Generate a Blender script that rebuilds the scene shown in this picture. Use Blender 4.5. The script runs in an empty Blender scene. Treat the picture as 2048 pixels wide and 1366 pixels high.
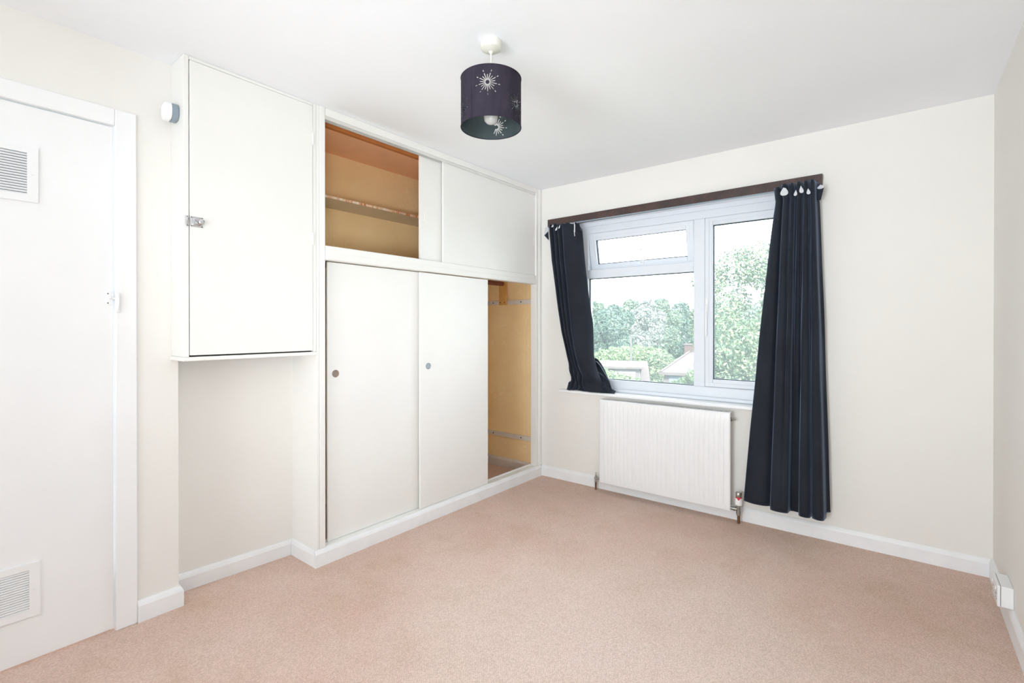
import bpy, bmesh, math, random
from mathutils import Vector, Matrix, noise
from mathutils.geometry import delaunay_2d_cdt

random.seed(7)
SC = bpy.context.scene
COL = SC.collection
PI = math.pi

# ------------------------------------------------------------------ camera
CAM = Vector((2.3715, -3.3880, 1.2453))
YAW, PITCH, FPX, PX, PY = 0.67054, -0.00333, 978.19, 1024.0, 657.4
FW = Vector((-math.sin(YAW)*math.cos(PITCH), math.cos(YAW)*math.cos(PITCH), math.sin(PITCH)))
RT = Vector((math.cos(YAW), math.sin(YAW), 0))
UP = RT.cross(FW)
cd = bpy.data.cameras.new('camera'); cam = bpy.data.objects.new('camera', cd); COL.objects.link(cam)
cd.sensor_width = 36; cd.sensor_fit = 'HORIZONTAL'; cd.lens = FPX/2048*36
cd.shift_x = 0; cd.shift_y = (PY-683)/2048; cd.clip_start = .05; cd.clip_end = 500
cam.matrix_world = Matrix(((RT.x, UP.x, -FW.x, CAM.x), (RT.y, UP.y, -FW.y, CAM.y), (RT.z, UP.z, -FW.z, CAM.z), (0, 0, 0, 1)))
SC.camera = cam

def at(x, y, depth):
    """world point that stands at this place of the view, 'depth' metres away"""
    return CAM + (FW + RT*((x-PX)/FPX) - UP*((y-PY)/FPX))*depth

# ------------------------------------------------------------------ world, sun, lamps, exposure
w = bpy.data.worlds.new('world'); SC.world = w; w.use_nodes = True
bg = w.node_tree.nodes['Background']; bg.inputs[0].default_value = (.86, .93, 1.0, 1); bg.inputs[1].default_value = 6.5
sd = bpy.data.lights.new('sun', 'SUN'); sd.energy = 16; sd.angle = .02; sd.color = (1, .95, .85)
sun = bpy.data.objects.new('sun', sd); COL.objects.link(sun)
sun.rotation_euler = (math.radians(52), 0, math.radians(38))       # high, from behind the house, right to left
# bounced flash and two added fill lamps, all unseen behind the camera
def area(name, loc, target, sx, sy, power, col):
    d = bpy.data.lights.new(name, 'AREA'); d.shape = 'RECTANGLE'; d.size = sx; d.size_y = sy; d.energy = power; d.color = col
    o = bpy.data.objects.new(name, d); COL.objects.link(o); o.location = loc
    o.rotation_euler = (Vector(target)-Vector(loc)).to_track_quat('-Z', 'Y').to_euler(); return o
area('bounce_flash', (2.3, -4.6, 1.2), (2.2, -4.4, 2.4), 1.2, .9, 31, (.88, .95, 1))
f_ = area('soft_fill', (1.35, -5.2, .95), (1.75, 0, 1.7), 1.3, 1.5, 19.5, (.88, .95, 1)); f_.data.spread = math.radians(85)
f_ = area('wardrobe_fill', (2.56, -3.62, .95), (-.3, -.85, 1.75),   .5, .5, 4.4, (.90, .955, 1)); f_.data.spread = math.radians(65)
SC.view_settings.view_transform = 'Standard'; SC.view_settings.look = 'None'
SC.view_settings.gamma = 1; SC.view_settings.use_curve_mapping = False
SC.view_settings.exposure = 0.32
try:
    SC.cycles.use_denoising = True
    SC.cycles.max_bounces = 14; SC.cycles.diffuse_bounces = 8; SC.cycles.transparent_max_bounces = 24
    SC.cycles.sample_clamp_indirect = 8
except Exception:
    pass

# ------------------------------------------------------------------ materials
def srgb(r, g, b):
    f = lambda c: (c/255/12.92) if c/255 <= .04045 else ((c/255+.055)/1.055)**2.4
    return (f(r), f(g), f(b), 1)

class N:
    def __init__(s, name):
        s.m = bpy.data.materials.new(name); s.m.use_nodes = True
        s.t = s.m.node_tree; s.b = s.t.nodes['Principled BSDF']; s.out = s.t.nodes['Material Output']
    def n(s, kind, **kw):
        x = s.t.nodes.new(kind)
        for k, v in kw.items():
            if k in x.inputs: x.inputs[k].default_value = v
            else: setattr(x, k, v)
        return x
    def l(s, a, b): s.t.links.new(a, b)
    def coord(s, scale=(1, 1, 1), rot=(0, 0, 0), kind='Object'):
        c = s.n('ShaderNodeTexCoord'); mp = s.n('ShaderNodeMapping')
        mp.inputs['Scale'].default_value = scale; mp.inputs['Rotation'].default_value = rot
        s.l(c.outputs[kind], mp.inputs[0]); return mp.outputs[0]
    def ramp(s, src, stops):
        r = s.n('ShaderNodeValToRGB'); e = r.color_ramp.elements
        while len(e) < len(stops): e.new(.5)
        for el, (p, c) in zip(e, stops): el.position = p; el.color = c
        s.l(src, r.inputs[0]); return r.outputs[0]
    def noise(s, vec, scale, detail=3, rough=.55):
        x = s.n('ShaderNodeTexNoise', Scale=scale, Detail=detail, Roughness=rough); s.l(vec, x.inputs['Vector']); return x.outputs[0]
    def scale(s, x, f):
        q = s.n('ShaderNodeMath', operation='MULTIPLY'); s.l(x, q.inputs[0]); q.inputs[1].default_value = f; return q.outputs[0]
    def mix(s, fac, a, b, blend='MIX'):
        x = s.n('ShaderNodeMix', data_type='RGBA', blend_type=blend)
        for sock, v in ((x.inputs[0], fac), (x.inputs[6], a), (x.inputs[7], b)):
            if hasattr(v, 'is_linked'): s.l(v, sock)
            else: sock.default_value = v
        return x.outputs[2]
    def bump(s, h, strength=.2, dist=.002):
        x = s.n('ShaderNodeBump', Strength=strength, Distance=dist); s.l(h, x.inputs['Height']); s.l(x.outputs[0], s.b.inputs['Normal'])

def plain(name, col, rough=.5, metal=0., var=.03, scale=6, bump=0., bscale=60, spec=.5):
    """painted or moulded surface: base colour with slight unevenness and relief"""
    k = N(name); v = k.coord()
    lo = tuple(max(0, c*(1-var)) for c in col[:3])+(1,); hi = tuple(min(1, c*(1+var)) for c in col[:3])+(1,)
    k.l(k.ramp(k.noise(v, scale, 4), [(.3, lo), (.7, hi)]), k.b.inputs['Base Color'])
    k.b.inputs['Roughness'].default_value = rough; k.b.inputs['Metallic'].default_value = metal
    k.b.inputs['Specular IOR Level'].default_value = spec
    if bump: k.bump(k.noise(v, bscale, 3), bump, .002)
    return k.m

M = {}
M['wall'] = plain('cream_wall_paint', (.81, .797, .762, 1), .75, var=.012, scale=2.2, bump=.12, bscale=90, spec=.25)
M['ceiling'] = plain('ceiling_paint', (.89, .912, .945, 1), .8, var=.01, scale=2, bump=.25, bscale=45, spec=.2)
M['gloss'] = plain('white_gloss_paint', (.86, .87, .88, 1), .35, var=.012, scale=4, bump=.06, bscale=35)
M['skirting'] = plain('skirting_paint', (.84, .855, .87, 1), .4, var=.03, scale=9, bump=.15, bscale=40)
M['cabinet'] = plain('cream_cabinet_paint', (.82, .815, .79, 1), .38, var=.015, scale=3, bump=.08, bscale=28)
M['upvc'] = plain('white_plastic_frame', (.74, .78, .84, 1), .3, var=.008)
M['plastic'] = plain('white_plastic', (.85, .86, .87, 1), .28, var=.008)
M['ivory'] = plain('ivory_plastic', (.74, .725, .66, 1), .45, var=.01)
M['gasket'] = plain('dark_rubber_gasket', srgb(28, 42, 58), .6)
M['grey_plastic'] = plain('blue_grey_plastic', srgb(138, 152, 162), .45)
M['vent_dark'] = plain('grey_vent_shade', srgb(150, 156, 160), .8)
M['chrome'] = plain('chrome', (.72, .73, .74, 1), .18, 1., var=.05)
M['steel'] = plain('worn_steel', (.42, .41, .39, 1), .35, 1., var=.15, scale=40)
M['aluminium'] = plain('aluminium_track', (.78, .78, .76, 1), .4, .5, var=.05)
M['cup_brown'] = plain('dull_brass_pull', srgb(150, 136, 126), .5, .3, var=.06)
M['cup_grey'] = plain('brushed_alloy_pull', srgb(160, 164, 170), .4, .5, var=.06)
M['copper'] = plain('tarnished_copper', srgb(120, 92, 66), .4, .6, var=.25, scale=60)
M['red'] = plain('red_band', srgb(205, 40, 62), .35)
M['rad'] = plain('radiator_enamel', (.84, .85, .86, 1), .3, var=.006)
M['dark'] = plain('dark_void', (.03, .028, .025, 1), .9)
M['bulb'] = plain('frosted_bulb', (.5, .5, .49, 1), .35)
M['screw'] = plain('dark_screw', (.03, .025, .02, 1), .5, .4)
M['tape'] = plain('white_heading_tape', (.62, .65, .69, 1), .9, bump=.3, bscale=200)
M['batten'] = plain('grey_white_batten', srgb(214, 204, 194), .6, var=.05, scale=12, bump=.2)
M['bracket'] = plain('pine_bracket', srgb(214, 160, 92), .55, var=.12, scale=14)
M['rail'] = plain('dark_wood_rail', srgb(128, 74, 56), .45, var=.12, scale=20)
M['terracotta'] = plain('terracotta_plaster', srgb(250, 200, 158), .85, var=.05, scale=5, bump=.3, bscale=40)
M['orange_wood'] = plain('orange_batten', srgb(176, 104, 50), .6, var=.1, scale=20)
M['shelf'] = plain('taupe_shelf_board', srgb(220, 206, 180), .6, var=.04, scale=10)

def chipped():
    k = N('chipped_shelf_edge'); v = k.coord((1, 14, 1))
    k.l(k.ramp(k.noise(v, 1.6, 5, .7), [(.42, srgb(190, 110, 56)), (.5, srgb(232, 196, 160)), (.62, srgb(240, 232, 220))]), k.b.inputs['Base Color'])
    k.b.inputs['Roughness'].default_value = .6; return k.m
M['chipped'] = chipped()

def wallpaper():
    k = N('ochre_wallpaper'); v = k.coord()
    base = k.ramp(k.noise(v, 3.0, 4), [(.3, srgb(240, 206, 152)), (.7, srgb(247, 218, 166))])
    # pale damask tracery: warped rings
    nz = k.n('ShaderNodeTexNoise', Scale=5.5, Detail=2.); k.l(v, nz.inputs['Vector'])
    vm = k.n('ShaderNodeVectorMath', operation='MULTIPLY_ADD'); k.l(nz.outputs['Color'], vm.inputs[0]); vm.inputs[1].default_value = (.22, .22, .22); k.l(v, vm.inputs[2])
    vo = k.n('ShaderNodeTexVoronoi', Scale=5.2, Randomness=.55); k.l(vm.outputs[0], vo.inputs['Vector'])
    ms = k.n('ShaderNodeMath', operation='MULTIPLY'); k.l(vo.outputs['Distance'], ms.inputs[0]); ms.inputs[1].default_value = 40
    sn = k.n('ShaderNodeMath', operation='SINE'); k.l(ms.outputs[0], sn.inputs[0])
    patch = k.ramp(k.noise(v, 4.0, 2), [(.42, (0, 0, 0, 1)), (.6, (1, 1, 1, 1))])
    line = k.ramp(sn.outputs[0], [(.82, (0, 0, 0, 1)), (.97, (1, 1, 1, 1))])
    f = k.mix(1., line, patch, 'MULTIPLY')
    fm = k.n('ShaderNodeMath', operation='MULTIPLY'); k.l(f, fm.inputs[0]); fm.inputs[1].default_value = .34
    c = k.mix(fm.outputs[0], base, srgb(252, 238, 205))
    k.l(c, k.b.inputs['Base Color']); k.b.inputs['Roughness'].default_value = .8
    k.bump(k.noise(v, 120, 2), .15); return k.m
M['wallpaper'] = wallpaper()

def carpet():
    k = N('beige_pink_carpet'); v = k.coord()
    big = k.ramp(k.noise(v, 1.5, 6, .62), [(.30, srgb(208, 178, 160)), (.5, srgb(221, 197, 184)), (.70, srgb(229, 210, 201))])
    worn = k.ramp(k.noise(k.coord((1, 1, 1), (0, 0, .5)), 4.2, 6, .65), [(.32, srgb(210, 182, 160)), (.5, srgb(224, 199, 186)), (.66, srgb(226, 194, 183))])
    c = k.mix(.5, big, worn)
    # middle of the room: paler and greyer than the strips along the walls
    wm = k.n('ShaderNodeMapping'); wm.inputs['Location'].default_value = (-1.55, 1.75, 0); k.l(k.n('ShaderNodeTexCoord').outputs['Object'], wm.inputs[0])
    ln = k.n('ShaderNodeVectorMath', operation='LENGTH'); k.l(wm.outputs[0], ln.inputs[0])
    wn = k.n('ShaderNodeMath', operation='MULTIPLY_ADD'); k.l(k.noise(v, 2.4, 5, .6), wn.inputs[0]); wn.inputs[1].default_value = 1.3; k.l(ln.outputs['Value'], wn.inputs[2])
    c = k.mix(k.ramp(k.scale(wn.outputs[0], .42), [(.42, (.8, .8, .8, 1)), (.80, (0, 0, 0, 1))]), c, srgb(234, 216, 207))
    # basket weave of short loops: warp and weft lines in shallow relief
    nz = k.n('ShaderNodeTexNoise', Scale=48., Detail=3.); k.l(v, nz.inputs['Vector'])
    vm = k.n('ShaderNodeVectorMath', operation='MULTIPLY_ADD'); k.l(nz.outputs['Color'], vm.inputs[0]); vm.inputs[1].default_value = (.012, .012, 0); k.l(v, vm.inputs[2])
    mp = k.n('ShaderNodeMapping'); mp.inputs['Rotation'].default_value = (0, 0, math.radians(40)); mp.inputs['Scale'].default_value = (1, .72, 1); k.l(vm.outputs[0], mp.inputs[0])
    vo = k.n('ShaderNodeTexVoronoi', Scale=170., Randomness=.38); k.l(mp.outputs[0], vo.inputs['Vector'])
    h = vo.outputs['Distance']
    loop = k.ramp(h, [(.15, (1.05, 1.05, 1.05, 1)), (.62, (.74, .71, .68, 1))])
    tone = k.n('ShaderNodeSeparateColor'); k.l(vo.outputs['Color'], tone.inputs[0])
    tuft = k.ramp(tone.outputs[0], [(0, (.91, .88, .86, 1)), (.5, (1, 1, 1, 1)), (1, (1.06, 1.04, 1.03, 1))])
    c = k.mix(.8, c, loop, 'MULTIPLY'); c = k.mix(.8, c, tuft, 'MULTIPLY')
    fl = k.ramp(k.noise(v, 26, 1), [(.79, (1, 1, 1, 1)), (.82, (.72, .67, .62, 1))])
    c = k.mix(1., c, fl, 'MULTIPLY')
    k.l(c, k.b.inputs['Base Color']); k.b.inputs['Roughness'].default_value = .95; k.b.inputs['Specular IOR Level'].default_value = .1
    iv = k.n('ShaderNodeMath', operation='SUBTRACT'); iv.inputs[0].default_value = 1.; k.l(h, iv.inputs[1])
    k.bump(iv.outputs[0], .3, .004); return k.m
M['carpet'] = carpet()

def fabric():
    k = N('navy_black_curtain_cloth'); v = k.coord()
    k.l(k.ramp(k.noise(v, 5, 3), [(.3, srgb(25, 29, 38)), (.7, srgb(32, 37, 47))]), k.b.inputs['Base Color'])
    k.b.inputs['Roughness'].default_value = .75
    k.b.inputs['Sheen Weight'].default_value = .42; k.b.inputs['Sheen Roughness'].default_value = .4
    k.b.inputs['Sheen Tint'].default_value = (.55, .7, 1, 1); k.b.inputs['Specular IOR Level'].default_value = .25
    k.bump(k.noise(v, 320, 2), .15, .001); return k.m
M['fabric'] = fabric()

def velvet():
    k = N('dark_plum_shade_cloth'); v = k.coord()
    k.l(k.ramp(k.noise(k.coord((1, 1, .35)), 22, 4, .65), [(.3, srgb(38, 34, 45)), (.7, srgb(56, 50, 62))]), k.b.inputs['Base Color'])
    k.b.inputs['Roughness'].default_value = .85; k.b.inputs['Specular IOR Level'].default_value = .2
    k.bump(k.noise(v, 260, 2), .3, .001); return k.m
M['velvet'] = velvet()
M['shade_lining'] = plain('dark_teal_shade_lining', srgb(62, 72, 74), .3, var=.05, spec=.7)

def pelmet_mat():
    k = N('dark_brown_veined_laminate'); v = k.coord()
    base = k.ramp(k.noise(v, 9, 4), [(.3, srgb(56, 44, 44)), (.7, srgb(78, 60, 56))])
    nz = k.n('ShaderNodeTexNoise', Scale=14., Detail=3.); k.l(v, nz.inputs['Vector'])
    vm = k.n('ShaderNodeVectorMath', operation='MULTIPLY_ADD'); k.l(nz.outputs['Color'], vm.inputs[0]); vm.inputs[1].default_value = (.06, .06, .06); k.l(v, vm.inputs[2])
    vo = k.n('ShaderNodeTexVoronoi', Scale=62., feature='DISTANCE_TO_EDGE'); k.l(vm.outputs[0], vo.inputs['Vector'])
    vein = k.ramp(vo.outputs['Distance'], [(0, (1, 1, 1, 1)), (.07, (0, 0, 0, 1))])
    pat = k.ramp(k.noise(v, 12, 2), [(.45, (0, 0, 0, 1)), (.66, (.5, .5, .5, 1))])
    k.l(k.mix(k.mix(1., vein, pat, 'MULTIPLY'), base, srgb(140, 92, 76)), k.b.inputs['Base Color'])
    k.b.inputs['Roughness'].default_value = .4; return k.m
M['pelmet'] = pelmet_mat()

def glass():
    k = N('window_glass'); t = k.t
    tr = k.n('ShaderNodeBsdfTransparent'); gl = k.n('ShaderNodeBsdfGlossy', Roughness=.02); fr = k.n('ShaderNodeFresnel', IOR=1.45)
    tl = k.n('ShaderNodeBsdfTranslucent'); tl.inputs[0].default_value = (.86, .94, 1, 1)
    m1 = k.n('ShaderNodeMixShader'); m1.inputs[0].default_value = .05         # outdoor haze and glare put into the panes as a pale veil
    k.l(tr.outputs[0], m1.inputs[1]); k.l(tl.outputs[0], m1.inputs[2])
    ms = k.n('ShaderNodeMath', operation='MULTIPLY'); k.l(fr.outputs[0], ms.inputs[0]); ms.inputs[1].default_value = .6
    m2 = k.n('ShaderNodeMixShader'); k.l(ms.outputs[0], m2.inputs[0]); k.l(m1.outputs[0], m2.inputs[1]); k.l(gl.outputs[0], m2.inputs[2])
    k.l(m2.outputs[0], k.out.inputs[0]); return k.m
M['glass'] = glass()

def leaf_mat(name, a, b, c):
    a, b, c = [tuple(q*.42 for q in col_[:3])+(1,) for col_ in (a, b, c)]
    k = N(name)
    oi = k.n('ShaderNodeNewGeometry')
    col = k.ramp(oi.outputs['Random Per Island'], [(0, a), (.55, b), (1, c)])
    k.l(col, k.b.inputs['Base Color']); k.b.inputs['Roughness'].default_value = .5
    tl = k.n('ShaderNodeBsdfTranslucent'); k.l(col, tl.inputs[0])
    mx = k.n('ShaderNodeMixShader'); mx.inputs[0].default_value = .35
    k.l(k.b.outputs[0], mx.inputs[1]); k.l(tl.outputs[0], mx.inputs[2]); k.l(mx.outputs[0], k.out.inputs[0]); return k.m
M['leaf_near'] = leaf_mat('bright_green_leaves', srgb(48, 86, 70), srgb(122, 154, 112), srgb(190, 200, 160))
M['leaf_teal'] = leaf_mat('dark_green_leaves', srgb(44, 84, 82), srgb(88, 126, 112), srgb(150, 176, 150))  # this and the next two carry distance haze in the leaf colour
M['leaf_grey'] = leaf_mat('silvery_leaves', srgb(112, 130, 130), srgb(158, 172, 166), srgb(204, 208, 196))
M['leaf_hazy'] = leaf_mat('hazy_green_leaves', srgb(76, 112, 100), srgb(122, 152, 130), srgb(176, 194, 166))
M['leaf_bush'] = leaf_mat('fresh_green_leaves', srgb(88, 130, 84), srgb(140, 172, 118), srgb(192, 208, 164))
M['bark'] = plain('grey_bark', srgb(112, 104, 94), .9, var=.25, scale=14, bump=.5, bscale=20)
M['ground'] = plain('lawn', srgb(84, 108, 70), .95, var=.2, scale=.8)
M['tile'] = plain('pale_roof_tiles', srgb(62, 56, 56), .8, var=.12, scale=8)
M['felt'] = plain('pale_roof_felt', srgb(62, 56, 56), .85, var=.06, scale=2)
M['render'] = plain('pale_render', srgb(62, 56, 56), .85, var=.04)
M['brick'] = plain('weathered_brick', srgb(58, 46, 44), .9, var=.15, scale=10)
M['pane'] = plain('dark_far_window', srgb(90, 100, 112), .15, spec=.8)
M['pole'] = plain('grey_timber_pole', srgb(66, 62, 64), .8)
M['concrete'] = plain('house_floor_slab', (.5, .5, .5, 1), .9)

# ------------------------------------------------------------------ mesh helpers
class MB:
    def __init__(s): s.bm = bmesh.new()
    def box(s, x0, x1, y0, y1, z0, z1, bev=0., seg=2, mat=None):
        x0, x1 = min(x0, x1), max(x0, x1); y0, y1 = min(y0, y1), max(y0, y1); z0, z1 = min(z0, z1), max(z0, z1)
        vs = [s.bm.verts.new((x, y, z)) for x in (x0, x1) for y in (y0, y1) for z in (z0, z1)]
        if mat:
            for v in vs: v.co = mat @ v.co
        fs = [s.bm.faces.new([vs[i] for i in f]) for f in ((0, 1, 3, 2), (4, 6, 7, 5), (0, 4, 5, 1), (2, 3, 7, 6), (0, 2, 6, 4), (1, 5, 7, 3))]
        if bev:
            es = list({e for f in fs for e in f.edges})
            bmesh.ops.bevel(s.bm, geom=es, offset=bev, segments=seg, profile=.5, affect='EDGES')
        return s
    def lathe(s, prof, loc=(0, 0, 0), axis='Z', n=32, sq=0., cap=True):
        """prof: (radius, height) pairs; sq > 0 squares the outline off"""
        rings = []
        for r, h in prof:
            ring = []
            for i in range(n):
                a = 2*PI*i/n; c, d = math.cos(a), math.sin(a)
                k = 1. if not sq else (abs(c)**sq+abs(d)**sq)**(-1/sq)
                p = (r*c*k, r*d*k, h)
                if axis == 'X': p = (h, r*c*k, r*d*k)
                if axis == 'Y': p = (r*c*k, h, r*d*k)
                ring.append(s.bm.verts.new((p[0]+loc[0], p[1]+loc[1], p[2]+loc[2])))
            rings.append(ring)
        for a, b in zip(rings, rings[1:]):
            for i in range(n): s.bm.faces.new((a[i], a[(i+1) % n], b[(i+1) % n], b[i]))
        if cap:
            s.bm.faces.new(rings[0]); s.bm.faces.new(rings[-1])
        return s
    def tube(s, pts, rad, n=10):
        pts = [Vector(p) for p in pts]; rads = rad if isinstance(rad, (list, tuple)) else [rad]*len(pts)
        rings = []; ref = Vector((.31, .17, .93)).normalized()
        for i, p in enumerate(pts):
            t = (pts[min(i+1, len(pts)-1)]-pts[max(i-1, 0)]).normalized()
            u = t.cross(ref)
            if u.length < .05: u = t.cross(Vector((1, 0, 0)))
            u.normalize(); v = t.cross(u)
            rings.append([s.bm.verts.new(p+(u*math.cos(2*PI*k/n)+v*math.sin(2*PI*k/n))*rads[i]) for k in range(n)])
        for a, b in zip(rings, rings[1:]):
            for k in range(n): s.bm.faces.new((a[k], a[(k+1) % n], b[(k+1) % n], b[k]))
        s.bm.faces.new(rings[0]); s.bm.faces.new(rings[-1]); return s
    def grid(s, rows, close=False):
        R = [[s.bm.verts.new(p) for p in r] for r in rows]
        for a, b in zip(R, R[1:]):
            for i in range(len(a)-1): s.bm.faces.new((a[i], a[i+1], b[i+1], b[i]))
        return s
    def prism(s, poly, y0, y1, axis='Y'):
        """polygon (a, b) extruded; axis Y: (x,z); axis X: (y,z); axis Z: (x,y)"""
        def p(a, b, c): return {'Y': (a, c, b), 'X': (c, a, b), 'Z': (a, b, c)}[axis]
        A = [s.bm.verts.new(p(a, b, y0)) for a, b in poly]; B = [s.bm.verts.new(p(a, b, y1)) for a, b in poly]
        s.bm.faces.new(A); s.bm.faces.new(B); n = len(poly)
        for i in range(n): s.bm.faces.new((A[i], A[(i+1) % n], B[(i+1) % n], B[i]))
        return s
    def build(s, name, mat, parent=None, smooth=False, label=None):
        bmesh.ops.recalc_face_normals(s.bm, faces=s.bm.faces[:])
        me = bpy.data.meshes.new(name); s.bm.to_mesh(me); s.bm.free()
        return link(name, me, mat, parent, smooth, label)

def link(name, me, mat, parent=None, smooth=False, label=None):
    o = bpy.data.objects.new(name, me); COL.objects.link(o)
    me.materials.append(M[mat])
    if smooth:
        me.polygons.foreach_set('use_smooth', [True]*len(me.polygons))
        if smooth != 'all': me.set_sharp_from_angle(angle=math.radians(35))
    if parent:
        o.parent = parent
        pl = Vector((0, 0, 0)); q = parent
        while q: pl += q.location; q = q.parent
        me.transform(Matrix.Translation(-pl))
    if label: o['label'] = label
    return o

def tag(o, label, cat, group=None, kind=None):
    o['label'] = label; o['category'] = cat
    if group: o['group'] = group
    if kind: o['kind'] = kind
    return o
def struct(o): o['kind'] = 'structure'; return o
def thing(name, loc, label, cat, group=None):
    o = bpy.data.objects.new(name, None); COL.objects.link(o); o.location = loc; o.empty_display_size = .05
    return tag(o, label, cat, group)
def dup(src, parent, shift):
    c = src.copy(); COL.objects.link(c); c.parent = parent; c.location = src.location+Vector(shift)
    for ch in list(src.children):
        d = ch.copy(); COL.objects.link(d); d.parent = c
    return c

# ------------------------------------------------------------------ the room shell
H, W, L, REAR = 2.40, 2.736, 2.03, -5.60
XL = -.150                                       # face of the wall with the door
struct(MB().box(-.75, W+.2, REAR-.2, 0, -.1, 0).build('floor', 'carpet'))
struct(MB().box(-.75, W+.2, REAR-.2, .25, H, H+.15).build('ceiling', 'ceiling'))
# window wall with its opening
WX0, WX1, WZ0, WZ1 = .325, 1.93, .742, 2.082
b = MB()
b.box(-.75, WX0, 0, .25, -.1, H); b.box(WX1, W+.2, 0, .25, -.1, H)
b.box(WX0, WX1, 0, .25, -.1, WZ0-.022); b.box(WX0, WX1, 0, .25, WZ1, H)
struct(b.build('wall_back', 'wall'))
struct(MB().box(W, W+.2, REAR-.2, 0, -.1, H).build('wall_right', 'wall'))
struct(MB().box(-.75, W, REAR-.2, REAR, -.1, H).build('wall_rear', 'wall'))
# door wall, ends in a nib beside the alcove
DY1, DY0, DZ = -2.833, -3.595, 2.064             # door leaf
b = MB()
b.box(XL-.12, XL, DY1+.024, -2.605, -.1, H); b.box(XL-.12, XL, REAR, DY0-.024, -.1, H); b.box(XL-.12, XL, DY0-.024, DY1+.024, DZ+.024, H)
struct(b.build('wall_left', 'wall'))
struct(MB().prism([(-.287, -2.605), (-.250, -2.03), (-.45, -2.03), (-.45, -2.605)], -.1, H, 'Z').build('wall_left_alcove', 'wall'))
struct(MB().box(-.75, -.595, -2.03, 0, -.1, H).build('wall_left_wardrobe', 'wall'))

def skirt(name, a, bpt, h=.09, t=.015, mat='skirting', side=1, e0=0., e1=0.):
    """skirting board with a chamfered top from a to b (x,y), face on the left of a->b times side"""
    A, B = Vector(a), Vector(bpt); d = (B-A).normalized(); n = Vector((-d.y, d.x))*side
    bm = bmesh.new(); R = []
    for P, e in ((A, e0), (B, e1)):
        R.append([bm.verts.new((P.x+n.x*u-d.x*0+d.x*e*u/t, P.y+n.y*u+d.y*e*u/t, z)) for u, z in ((0, 0), (t, 0), (t, h-.022), (t*.75, h-.012), (t*.35, h), (0, h))])
    k = len(R[0])
    for i in range(k): bm.faces.new((R[0][i], R[0][(i+1) % k], R[1][(i+1) % k], R[1][i]))
    bm.faces.new(R[0]); bm.faces.new(R[1])
    m = MB(); m.bm.free(); m.bm = bm
    return struct(m.build(name, mat))
skirt('baseboard_back', (.012, 0), (W, 0), .088, .015, side=-1, e1=-.015)
skirt('baseboard_right', (W, -.0), (W, REAR), .098, .015, side=-1, e0=.015)
skirt('baseboard_left', (XL, -2.757), (XL, -2.605), .09, .016, side=-1, e1=.016)
skirt('baseboard_left_return', (XL, -2.605), (-.272, -2.605), .09, .016, side=-1, e0=-.016)
skirt('baseboard_alcove', (-.286, -2.59), (-.250, -2.03), .082, .016, side=-1, e1=-.016)
skirt('baseboard_wardrobe_end', (-.250, -2.03), (.0, -2.03), .083, .016, side=-1, e0=.016, e1=.016)

# ------------------------------------------------------------------ door, its frame and two vents
b = MB(); o_ = .072
for y0, y1, z0, z1 in ((DY1+.004, DY1+o_+.004, 0, DZ+o_), (DY0-o_-.004, DY0-.004, 0, DZ+o_), (DY0-.004, DY1+.004, DZ+.004, DZ+o_)):
    b.box(XL, XL+.012, y0, y1, z0, z1, .004)
for y0, y1, z0, z1 in ((DY1+.004, DY1+.024, 0, DZ+.024), (DY0-.024, DY0-.004, 0, DZ+.024), (DY0-.004, DY1+.004, DZ+.004, DZ+.024)):
    b.box(XL-.12, XL+.004, y0, y1, z0, z1)
struct(b.build('trim_1', 'gloss'))
door = struct(MB().box(XL-.045, XL-.005, DY0, DY1, .008, DZ, .003).build('door_1', 'gloss'))
XD = XL-.005
def vent(y1, wd, z0, z1, n):
    v = MB()
    y0 = y1-wd; bd = .030
    for a, c, e, f in ((y0, y1, z0, z0+bd*.8), (y0, y1, z1-bd*.8, z1), (y0, y0+bd, z0+bd*.8, z1-bd*.8), (y1-bd, y1, z0+bd*.8, z1-bd*.8)):
        v.box(XD, XD+.008, a, c, e, f)
    fr = v.build('vent_grille', 'plastic', door)
    MB().box(XD, XD+.0015, y0+bd, y1-bd, z0+bd*.8, z1-bd*.8).build('vent_shade_plate', 'vent_dark', fr)  # flat grey plate, shade of the opening behind the slats put into its colour
    s0, s1 = z0+bd*.8, z1-bd*.8; p = (s1-s0)/n
    src = None
    for i in range(n):
        z = s0+p*i
        if src is None:
            src = MB().prism([(XD+.001, z+p*.08), (XD+.0065, z+p*.02), (XD+.0075, z+p*.3), (XD+.003, z+p*.74), (XD+.001, z+p*.74)], y0+bd, y1-bd, 'Y').build('slat', 'plastic', fr)
            src_z = 0
        else:
            c = src.copy(); COL.objects.link(c); c.parent = fr; c.location = src.location+Vector((0, 0, p*i))
    b2 = MB()
    b2.lathe([(.004, XD+.008), (.003, XD+.0095)], (0, y1-bd*.5, (z0+z1)/2), 'X', 10); b2.build('screw', 'plastic', fr, True)
vent(-3.055, .31, 1.708, 1.911, 16)
vent(-3.053, .31, .173, .370, 17)
b = MB()
b.box(XD, XD+.006, DY1-.022, DY1-.001, 1.335, 1.388, .002); b.box(XL+.012, XL+.02, DY1+.004, DY1+.018, 1.305, 1.385, .002)
b.tube([(XD+.011, DY1-.018, 1.366), (XD+.014, DY1+.016, 1.36)], .004, 8); b.lathe([(.006, XD+.006), (.007, XD+.014), (.004, XD+.018)], (0, DY1-.013, 1.366), 'X', 12)
b.tube([(XL+.018, DY1+.010, 1.38), (XL+.024, DY1+.012, 1.35), (XL+.02, DY1+.009, 1.315)], .0035, 8)
lt = b.build('latch', 'gloss', door, True, label='small white painted latch')
for y, z in ((DY1-.018, 1.381), (DY1-.018, 1.343)): MB().lathe([(.0025, XD+.006), (.002, XD+.0075)], (0, y, z), 'X', 8).build('screw', 'screw', lt)

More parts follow.
